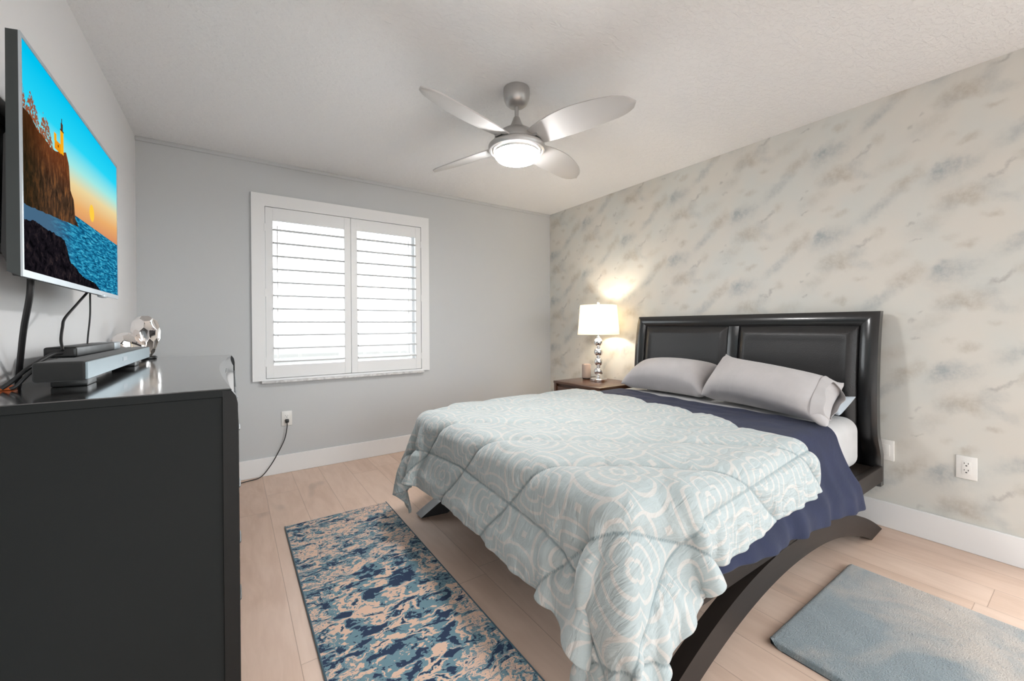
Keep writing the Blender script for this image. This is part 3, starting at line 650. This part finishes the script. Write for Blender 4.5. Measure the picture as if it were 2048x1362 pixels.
# ------------------------------------------------------------------ bed
BY0, BY1 = .728, 2.368
bed = thing('bed', 'black queen sleigh bed with padded leather headboard and bowed side legs', 'bed', (1.95, (BY0+BY1)/2, 0))
ZP = [.243, .42, .47, .53, .60, .80, .95, 1.08, 1.17, 1.225]; XP = [3.035, 3.035, 3.008, 2.978, 2.970, 2.966, 2.978, 2.995, 3.013, 3.030]
xb = lambda z: interp(z, ZP, XP)
def zs_(n=40): return [lerp(.243, 1.225, i/n) for i in range(n+1)]
bm = NB(); poly = [(xb(z), z) for z in zs_()]+[(xb(z)-.034, z) for z in reversed(zs_())]
prism(bm, poly, 'y', BY0, BY1)
XF = lambda z: xb(z)-.033
SWD, TWD = .088, .082
bp = lambda t_: .006+.022*math.sin(math.pi*min(1, .12+.88*t_))**.7*(1-.25*t_)
def topr(a, b):
    z = 1.2245-b*TWD; y = lerp(BY0+b*SWD, BY1-b*SWD, a); return (XF(z)-bp(b), y, z)
gridmesh(bm, topr, 40, 10)
for s in (0, 1):
    def st(a, b, s=s):
        z = lerp(.243, 1.2245-b*TWD, a); y = BY0+b*SWD if s == 0 else BY1-b*SWD; return (XF(z)-bp(b), y, z)
    gridmesh(bm, st, 40, 10)
YC0, YC1 = 1.490, 1.564
def cst(a, b):
    z = lerp(.30, 1.2245-TWD, a); return (XF(z)-.010-.004*math.sin(math.pi*b), lerp(YC0, YC1, b), z)
gridmesh(bm, cst, 40, 6)
gridmesh(bm, lambda a, b: (XF(1.1425)-lerp(.001, bp(1), b), lerp(BY0+SWD, BY1-SWD, a), 1.1425), 30, 1)
for y in (BY0+SWD, YC0, YC1, BY1-SWD):
    gridmesh(bm, lambda a, b, y=y: (XF(lerp(.243, 1.1425, a))-lerp(.001, .012, b), y, lerp(.243, 1.1425, a)), 40, 1)
for y in (BY0, BY1):
    gridmesh(bm, lambda a, b, y=y: (XF(lerp(.243, 1.2245, a))-lerp(-.001, bp(0), b), y, lerp(.243, 1.2245, a)), 40, 1)
gridmesh(bm, lambda a, b: (XF(1.2245)-lerp(-.001, bp(0), b), lerp(BY0, BY1, a), 1.2245), 30, 1)
hb = obj('headboard', bm, M['black_wood'], bed, ang=30)
for y0, y1 in ((BY0+SWD, YC0), (YC1, BY1-SWD)):
    bm = NB(); y0 += .003; y1 -= .003; z0, z1 = .50, 1.1395; bw = .055
    def pad(a, b):
        # knots concentrate on the bevelled edge
        def kn(t_, lo, hi):
            e = bw; return interp(t_, [0, .2, .25, .75, .8, 1], [lo, lo+e*.86, lo+e, hi-e, hi-e*.86, hi])
        y = kn(a, y0, y1); z = kn(b, z0, z1); e = min(y-y0, y1-y, z-z0, z1-z); q = min(1, e/bw)
        h = .002+.026*math.sin(q*math.pi/2)**1.0-(.003 if q >= 1 else 0)
        return (XF(z)-h, y, z)
    gridmesh(bm, pad, 40, 40); obj('leather_panel', bm, M['leather'], hb, ang=60)
for y0, y1 in ((BY0-.006, BY0+.026), (BY1-.026, BY1+.006)):
    obj('side_rail', B1(.86, 2.995, y0, y1, .272, .358, bev=.004), M['rail_wood'], bed)
obj('foot_rail', B1(.86, .892, BY0+.026, BY1-.026, .272, .358, bev=.004), M['black_wood'], bed)
obj('platform', B1(.892, 2.97, BY0+.026, BY1-.026, .300, .350), M['rail_wood'], bed)
def bow(y0, y1):
    n = 48; up_, lo_ = [], []
    for i in range(n+1):
        s = -1.03+2.06*i/n; z = .268*(1-abs(s/1.03)**2.25)+.012; up_.append((1.95+s, z))
    for i in range(n+1):
        s = -.86+1.72*i/n; lo_.append((1.95+s, .186*(1-abs(s/.86)**2.1)))
    bm = NB(); A = [[bm.verts.new((x, y, z)) for x, z in up_] for y in (y0, y1)]; Cc = [[bm.verts.new((x, y, z)) for x, z in lo_] for y in (y0, y1)]
    for i in range(n):
        bm.faces.new((A[0][i], A[0][i+1], A[1][i+1], A[1][i])); bm.faces.new((Cc[0][i], Cc[1][i], Cc[1][i+1], Cc[0][i+1]))
        for s in (0, 1): bm.faces.new((A[s][i], A[s][i+1], Cc[s][i+1], Cc[s][i]))
    for i in (0, n): bm.faces.new((A[0][i], A[1][i], Cc[1][i], Cc[0][i]))
    return bm
obj('bow_leg', bow(BY0-.006, BY0+.044), M['rail_wood'], bed); obj('bow_leg', bow(BY1-.052, BY1+.03), M['black_wood'], bed)
obj('center_support', B1(1.9, 2.0, 1.52, 1.58, 0, .300), M['black_wood'], bed)
MX0, MX1, MY0, MY1, MZ0, MZ1 = .905, 2.895, .790, 2.315, .352, .632
mat_o = thing('mattress', 'mattress in white fitted sheet on the bed', 'mattress', (1.9, 1.55, MZ0))
obj('fitted_sheet', B1(MX0, MX1, MY0, MY1, MZ0, MZ1, bev=.07, seg=7), M['sheet'], mat_o, ang=60)

# ------------------------------------------------------------------ cloth: position-based relaxation in numpy
def sdf_box(P, lo, hi, r):
    c = (np.array(lo)+np.array(hi))/2; h = (np.array(hi)-np.array(lo))/2-r
    d = P-c; q = np.abs(d)-h; qo = np.maximum(q, 0); ln_ = np.sqrt((qo**2).sum(1)); ins = q.max(1) <= 0
    dist = np.where(ins, q.max(1), ln_)-r
    n = np.sign(d)*qo/np.maximum(ln_, 1e-9)[:, None]
    k = q.argmax(1); ni = np.zeros_like(P); ni[np.arange(len(P)), k] = np.sign(d[np.arange(len(P)), k])
    return dist, np.where(ins[:, None], ni, n)
def color_edges(E):
    used = {}; cols = []
    for a, b in E:
        s = used.setdefault(a, set()) | used.setdefault(b, set()); k = 0
        while k in s: k += 1
        used[a].add(k); used[b].add(k); cols.append(k)
    return np.array(cols)
def batches(E, rest, stiff):
    E = np.array(E); c = color_edges(E.tolist()); rest = np.array(rest)
    return [(E[c == k, 0], E[c == k, 1], rest[c == k], stiff) for k in range(c.max()+1)]
def relax(P, bat, w_, steps, iters, coll, g=9.8, dt=1/60, damp=.985, press=None):
    V = np.zeros_like(P)
    for s in range(steps):
        V[:, 2] -= g*dt
        if press is not None: V += press(P)*dt
        V *= damp*w_[:, None]; Q = P+V*dt; fr = np.zeros(len(P))
        for it in range(iters):
            for a, b, r, k in bat:
                d = Q[a]-Q[b]; ln_ = np.sqrt((d*d).sum(1))+1e-12; ww = w_[a]+w_[b]; ww = np.where(ww == 0, 1, ww)
                c = (k*(ln_-r)/ln_/ww)[:, None]*d
                Q[a] -= c*w_[a][:, None]; Q[b] += c*w_[b][:, None]
            if it % 3 == 2 or it == iters-1:
                for lo, hi, rad, mg in coll:
                    ds, n = sdf_box(Q, lo, hi, rad); pen = np.minimum(ds-mg, 0)*(w_ > 0)
                    Q -= pen[:, None]*n; fr = np.where(pen < 0, 1., fr)
        V = (Q-P)/dt; V *= (1-.65*fr)[:, None]; P = Q
    return P
def sheet_grid(corner_uv, nu, nv, pos):
    """corner_uv(a,b)->(u,v) metres on the cloth; pos(u,v)->start position"""
    A, Bq = np.meshgrid(np.linspace(0, 1, nu+1), np.linspace(0, 1, nv+1), indexing='ij')
    UV = np.array([corner_uv(a, b) for a, b in zip(A.ravel(), Bq.ravel())]); P = np.array([pos(u, v) for u, v in UV])
    I = np.arange((nu+1)*(nv+1)).reshape(nu+1, nv+1); E = []; S = []; Bd = []
    E += list(zip(I[:-1].ravel(), I[1:].ravel()))+list(zip(I[:, :-1].ravel(), I[:, 1:].ravel()))
    S += list(zip(I[:-1, :-1].ravel(), I[1:, 1:].ravel()))+list(zip(I[1:, :-1].ravel(), I[:-1, 1:].ravel()))
    Bd += list(zip(I[:-2].ravel(), I[2:].ravel()))+list(zip(I[:, :-2].ravel(), I[:, 2:].ravel()))
    def rest(L_): L_ = np.array(L_); return np.sqrt(((UV[L_[:, 0]]-UV[L_[:, 1]])**2).sum(1))
    bat = batches(E, rest(E), 1.)+batches(S, rest(S), .35)+batches(Bd, rest(Bd), .12)
    F = np.stack([I[:-1, :-1].ravel(), I[1:, :-1].ravel(), I[1:, 1:].ravel(), I[:-1, 1:].ravel()], 1)
    return UV, P, bat, F
def cloth_obj(name, UV, P, F, mat, parent, thick, sub=1):
    me = bpy.data.meshes.new(name); O = ORG[parent.name] if parent else Vector((0, 0, 0))
    me.from_pydata((P-np.array(O)).tolist(), [], F.tolist())
    ul = me.uv_layers.new(name='UVMap'); ul.data.foreach_set('uv', UV[F.ravel()].astype(np.float32).ravel())
    me.polygons.foreach_set('use_smooth', [True]*len(F)); me.materials.append(mat)
    o = bpy.data.objects.new(name, me); COL.objects.link(o)
    if parent: o.parent = parent
    ORG[o.name] = Vector(O)
    if thick:
        sd = o.modifiers.new('thickness', 'SOLIDIFY'); sd.thickness = thick; sd.offset = 1 if thick > 0 else -1
    if sub:
        ss = o.modifiers.new('smooth', 'SUBSURF'); ss.levels = sub; ss.render_levels = sub
    return o
rng = np.random.default_rng(5)
MAT = ((MX0, MY0, MZ0-.3), (MX1, MY1, MZ1), .06)
RAIL = ((.855, BY0-.008, .26), (2.99, BY1+.008, .36), .01)
FLR = ((-5, -5, -1), (5, 5, .0), .001)

# navy blanket (sheet u = X, v = Y)
def navy_uv(a, b):
    r = lerp(.27, .375, a); v = lerp(.790-r, 2.315+.36, b); hd = interp(b, [0, .08, .18, 1], [2.58, 2.535, 2.50, 2.635])+.012*math.sin(b*9)
    return lerp(1.15, hd, a), v
UV, P, bat, Fq = sheet_grid(navy_uv, 48, 76, lambda u, v: (u, v, .70+.004*math.sin(31*v+17*u)))
top = (UV[:, 1] > .90) & (UV[:, 1] < 2.20); P[:, 2] = MZ1+.008+.0035*np.sin(31*UV[:, 1]+9*UV[:, 0])*np.sin(14*UV[:, 0]-5*UV[:, 1])+rng.normal(0, .001, len(P)); P[~top, 2] += .004
P = relax(P, bat, np.where(top, 0., 1.), 90, 14, [(*MAT, .006), (*RAIL, .008), (*FLR, .01)], g=4.)
hang = np.clip((MZ1-.06-P[:, 2])/.3, 0, 1)*(UV[:, 1] < .9)                       # soft vertical folds on the hanging side
P[:, 1] -= hang*(.012+.012*np.sin(UV[:, 0]*21+2.*np.sin(UV[:, 0]*6.3))+.006*np.sin(UV[:, 0]*47+1))
P[:, 2] += .0035*np.sin(UV[:, 0]*55+6*UV[:, 1])*np.sin(UV[:, 1]*5+UV[:, 0]*3)*(UV[:, 1] > .95)*(UV[:, 1] < 2.15)*(UV[:, 0] > 2.25)
nv_ = cloth_obj('navy_blanket', UV, P, Fq[:, ::-1], M['navy'], None, .004, 1)
nv_.modifiers['thickness'].offset = 1 if False else -1
tag(nv_, 'navy blue blanket under the comforter, hanging down the bed side', 'blanket')

# comforter
def comf_uv(a, b):
    foot = interp(b, [0, .10, .28, .6, .85, 1], [.905-.56, .905-.475, .905-.35, .905-.315, .905-.35, .905-.40])
    head = interp(b, [0, .06, .12, .18, .35, .6, 1], [2.10, 2.04, 1.99, 1.98, 2.12, 2.20, 2.20])
    u = lerp(foot, head, a)
    r = interp(a, [0, .12, .45, 1], [.50, .42, .305, .235]); l = interp(a, [0, .3, 1], [.34, .26, .26])
    return u, lerp(.790-r, 2.315+l, b)
UV, P, bat, Fq = sheet_grid(comf_uv, 84, 100, lambda u, v: (u, v, .73+.006*math.sin(23*v+2)*math.sin(19*u)))
top = (UV[:, 1] > .91) & (UV[:, 1] < 2.19) & (UV[:, 0] > 1.06)
P[:, 2] = MZ1+.026+.004*np.sin(13*UV[:, 1]+4*UV[:, 0])*np.sin(9*UV[:, 0]-7*UV[:, 1])+rng.normal(0, .0012, len(P))
P = relax(P, bat, np.where(top, 0., 1.), 120, 14, [(*MAT, .022), (*RAIL, .030), ((1.1, .718, .20), (2.62, 2.40, MZ1+.006), .07, .014), (*FLR, .012)], g=4.)
# quilting: puffed fields between stitched lines
def seam_d(UV):
    u, v = UV[:, 0], UV[:, 1]; d = np.full(len(u), 9.)
    a = np.array([0]); 
    f = np.interp((v-.4)/2.2, [0, .10, .28, .6, .85, 1], [.905-.56, .905-.475, .905-.35, .905-.315, .905-.35, .905-.40])
    d = np.minimum(d, np.abs(u-(f+.185)))
    rr_ = np.interp((u-.5)/1.6, [0, .12, .45, 1], [.50, .42, .305, .235])
    d = np.minimum(d, np.abs(v-(.790-rr_+.175)))
    q = (u+1.2*v-1.83)/.47; d = np.minimum(d, np.abs(q-np.round(q))*.47/1.56)        # diagonal stitch lines
    return d
def vnorm(P, F):
    n = np.cross(P[F[:, 2]]-P[F[:, 0]], P[F[:, 3]]-P[F[:, 1]]); N = np.zeros_like(P)
    for k in range(4): np.add.at(N, F[:, k], n)
    return N/np.maximum(np.linalg.norm(N, axis=1), 1e-9)[:, None]
def refine(UV, P, nu, nv, k):
    """bicubic (Catmull-Rom) refinement of a cloth grid"""
    def up1(A, k):
        n = A.shape[0]; t_ = np.linspace(0, n-1, (n-1)*k+1); i = np.minimum(t_.astype(int), n-2); f = (t_-i)[:, None, None]
        g = lambda j: A[np.clip(j, 0, n-1)]
        a, b, c, d = g(i-1), g(i), g(i+1), g(i+2)
        return .5*(2*b+(c-a)*f+(2*a-5*b+4*c-d)*f*f+(3*b-a-3*c+d)*f**3)
    A = np.concatenate([P, UV], 1).reshape(nu+1, nv+1, 5); A = up1(A, k); A = up1(A.transpose(1, 0, 2), k).transpose(1, 0, 2)
    n, m_ = A.shape[:2]; I = np.arange(n*m_).reshape(n, m_)
    return A[..., 3:].reshape(-1, 2), A[..., :3].reshape(-1, 3), np.stack([I[:-1, :-1].ravel(), I[1:, :-1].ravel(), I[1:, 1:].ravel(), I[:-1, 1:].ravel()], 1)
UV, P, Fq = refine(UV, P, 84, 100, 3)
N = vnorm(P, Fq); N *= np.sign(N[:, 2].mean())
SD_ = seam_d(UV); P = P+N*(.021*(1-np.exp(-(SD_/.024)))-.006)[:, None]
if np.cross(P[Fq[0, 2]]-P[Fq[0, 0]], P[Fq[0, 3]]-P[Fq[0, 1]])[2] < 0: Fq = Fq[:, ::-1]
cf = cloth_obj('comforter', UV, P, Fq, M['comforter'], None, 0, 0)
cf.data.attributes.new('stitch', 'FLOAT', 'POINT').data.foreach_set('value', SD_.astype(np.float32))
sd = cf.modifiers.new('filling', 'SOLIDIFY'); sd.thickness = .014; sd.offset = -1
tag(cf, 'pale aqua quilted comforter with cream trellis pattern spread over the bed', 'comforter')

# pillows
def pillow(name, label, c4, T, mat, group, nu=30, nv=20, mouth=0):
    BLc, BRc, TRc, TLc = [np.array(p, float) for p in c4]
    nrm = np.cross(BRc-BLc, TLc-BLc); nrm /= np.linalg.norm(nrm)
    if nrm[2] < 0: nrm = -nrm
    def pt(a, b): return (BLc*(1-a)+BRc*a)*(1-b)+(TLc*(1-a)+TRc*a)*b
    idx = {}; P = []; UV = []
    for s in (0, 1):
        for i in range(nu+1):
            for j in range(nv+1):
                rim = i in (0, nu) or j in (0, nv)
                if s == 1 and rim: idx[1, i, j] = idx[0, i, j]; continue
                a, b = i/nu, j/nv; prof = (4*a*(1-a))**.42*(4*b*(1-b))**.42
                pin = .035*(1-abs(2*a-1)**3)*(1 if True else 0)
                bb = .5+(b-.5)*(1-.10*(1-abs(2*a-1)**4)*abs(2*b-1)**2); aa = .5+(a-.5)*(1-.06*(1-abs(2*b-1)**4)*abs(2*a-1)**2)
                p = pt(aa, bb)+nrm*T*.5*prof*(1 if s == 0 else -1)
                idx[s, i, j] = len(P); P.append(p); UV.append((a*.72, b*.48))
    P = np.array(P); UV = np.array(UV); E = set(); Fs = []
    for s in (0, 1):
        for i in range(nu+1):
            for j in range(nv+1):
                for di, dj in ((1, 0), (0, 1), (1, 1), (1, -1), (2, 0), (0, 2)):
                    i2, j2 = i+di, j+dj
                    if 0 <= i2 <= nu and 0 <= j2 <= nv: E.add((idx[s, i, j], idx[s, i2, j2]))
                if i < nu and j < nv:
                    q = [idx[s, i, j], idx[s, i+1, j], idx[s, i+1, j+1], idx[s, i, j+1]]; Fs.append(q if s == 0 else q[::-1])
    E = [e for e in sorted(E) if e[0] != e[1]]; Ea = np.array(E); rest = np.linalg.norm(P[Ea[:, 0]]-P[Ea[:, 1]], axis=1)*1.055
    Fs = np.array(Fs); c0_ = P.mean(0)
    n0 = np.cross(P[Fs[5, 2]]-P[Fs[5, 0]], P[Fs[5, 3]]-P[Fs[5, 1]]); 
    if n0 @ nrm < 0: Fs = Fs[:, ::-1]
    bat = batches(E, rest, .6); w_ = np.ones(len(P))
    for i in (0, nu):
        for j in (0, nv): w_[idx[0, i, j]] = 0.
    P = P+rng.normal(0, .0015, P.shape)*w_[:, None]
    HB = ((2.915, BY0, .3), (3.1, BY1, 1.3), .01)
    P = relax(P, bat, w_, 40, 8, [(*MAT, .020), (*HB, .006)], g=1.2, damp=.93, press=lambda Q: vnorm(Q, Fs)*9.)
    root = thing(name, label, 'pillow', tuple((BLc+BRc)/2), group)
    cloth_obj('pillowcase', UV, P, Fs, mat, root, 0, 1)
    if mouth:                                                   # loose open end of the case
        ext = BRc-BLc; ext /= np.linalg.norm(ext); ring = [idx[0, nu-3, j] for j in range(1, nv)]+[idx[1, nu-3, j] for j in range(nv-1, 0, -1)]
        bm = NB(); rows = []
        for q in range(7):
            t_ = q/6; row = []
            for k, vi in enumerate(ring):
                ph = k/len(ring)*2*math.pi; p = P[vi]; cen = P[ring].mean(0)
                p = cen+(p-cen)*(1.02-.26*t_)+ext*(.002+mouth*t_*(1+.22*math.sin(ph*2+.6)))+nrm*(.008*t_*math.sin(ph*5)+.004*math.sin(ph*3))
                row.append(bm.verts.new(p))
            rows.append(row)
        for a_, b_ in zip(rows, rows[1:]):
            for k in range(len(ring)): bm.faces.new((a_[k], a_[(k+1) % len(ring)], b_[(k+1) % len(ring)], b_[k]))
        hm = obj('pillowcase_hem', bm, mat, root, ang=80); sd_ = hm.modifiers.new('thickness', 'SOLIDIFY'); sd_.thickness = .003
        hm.modifiers.new('smooth', 'SUBSURF').render_levels = 1
    return root
pillow('pillow', 'gray pillow propped at the right in front of the headboard', [(2.60, 1.555, .668), (2.355, .775, .662), (2.742, .815, .846), (2.83, 1.520, .968)], .20, M['pillow'], 'bed pillows', mouth=.05)
pillow('pillow', 'gray pillow lying at the left next to the nightstand', [(2.58, 2.235, .665), (2.60, 1.54, .665), (2.885, 1.55, .86), (2.885, 2.21, .80)], .21, M['pillow'], 'bed pillows')
pillow('pillow', 'pale blue pillow tucked under the right gray pillow', [(2.82, 1.06, .664), (2.720, .840, .656), (2.850, .792, .757), (2.90, 1.06, .73)], .045, M['blue_pillow'], 'bed pillows', 22, 14)

# ------------------------------------------------------------------ rugs
rg = thing('runner_rug', 'navy, teal and peach marbled runner rug at the foot of the bed', 'rug', (.53, 1.76, 0))
obj('pile', B1(.244, .821, .85, 2.676, 0, .008, bev=.002, seg=1), M['runner'], rg)
for x in (.240, .819): obj('binding', B1(x, x+.006, .846, 2.680, 0, .0095, bev=.002), M['binding'], rg)
rg = thing('plush_rug', 'faded blue-gray plush rug on the floor right of the bed', 'rug', (2.01, .05, 0))
RX0, RX1, RY0, RY1, RC = 1.588, 2.425, -.62, .708, .045
def rr_pt(a, b):
    x = lerp(RX0, RX1, a); y = lerp(RY0, RY1, b)
    cx = min(max(x, RX0+RC), RX1-RC); cy = min(max(y, RY0+RC), RY1-RC); dx, dy = x-cx, y-cy
    if dx and dy:
        m_ = max(abs(dx), abs(dy)); q = math.hypot(dx, dy); k_ = m_/q; x, y = cx+dx*k_, cy+dy*k_
    e = min(x-RX0, RX1-x, y-RY0, RY1-y)
    h = .015*min(1, (max(e, 0)/.010))**.5+.0012*math.sin(31*x+9*y)*math.sin(27*y-6*x)*min(1, e/.02)
    return (x, y, .002+max(h, .0))
bm = NB(); gridmesh(bm, rr_pt, 110, 150); obj('pile', bm, M['plush'], rg, ang=80)
bm = NB(); prism(bm, [rr_pt(a, b)[:2] for a, b in [(i/24, 0) for i in range(24)]+[(1, i/24) for i in range(24)]+[(1-i/24, 1) for i in range(24)]+[(0, 1-i/24) for i in range(24)]], 'z', 0, .003)
obj('backing', bm, M['rug_back'], rg, smooth=False)
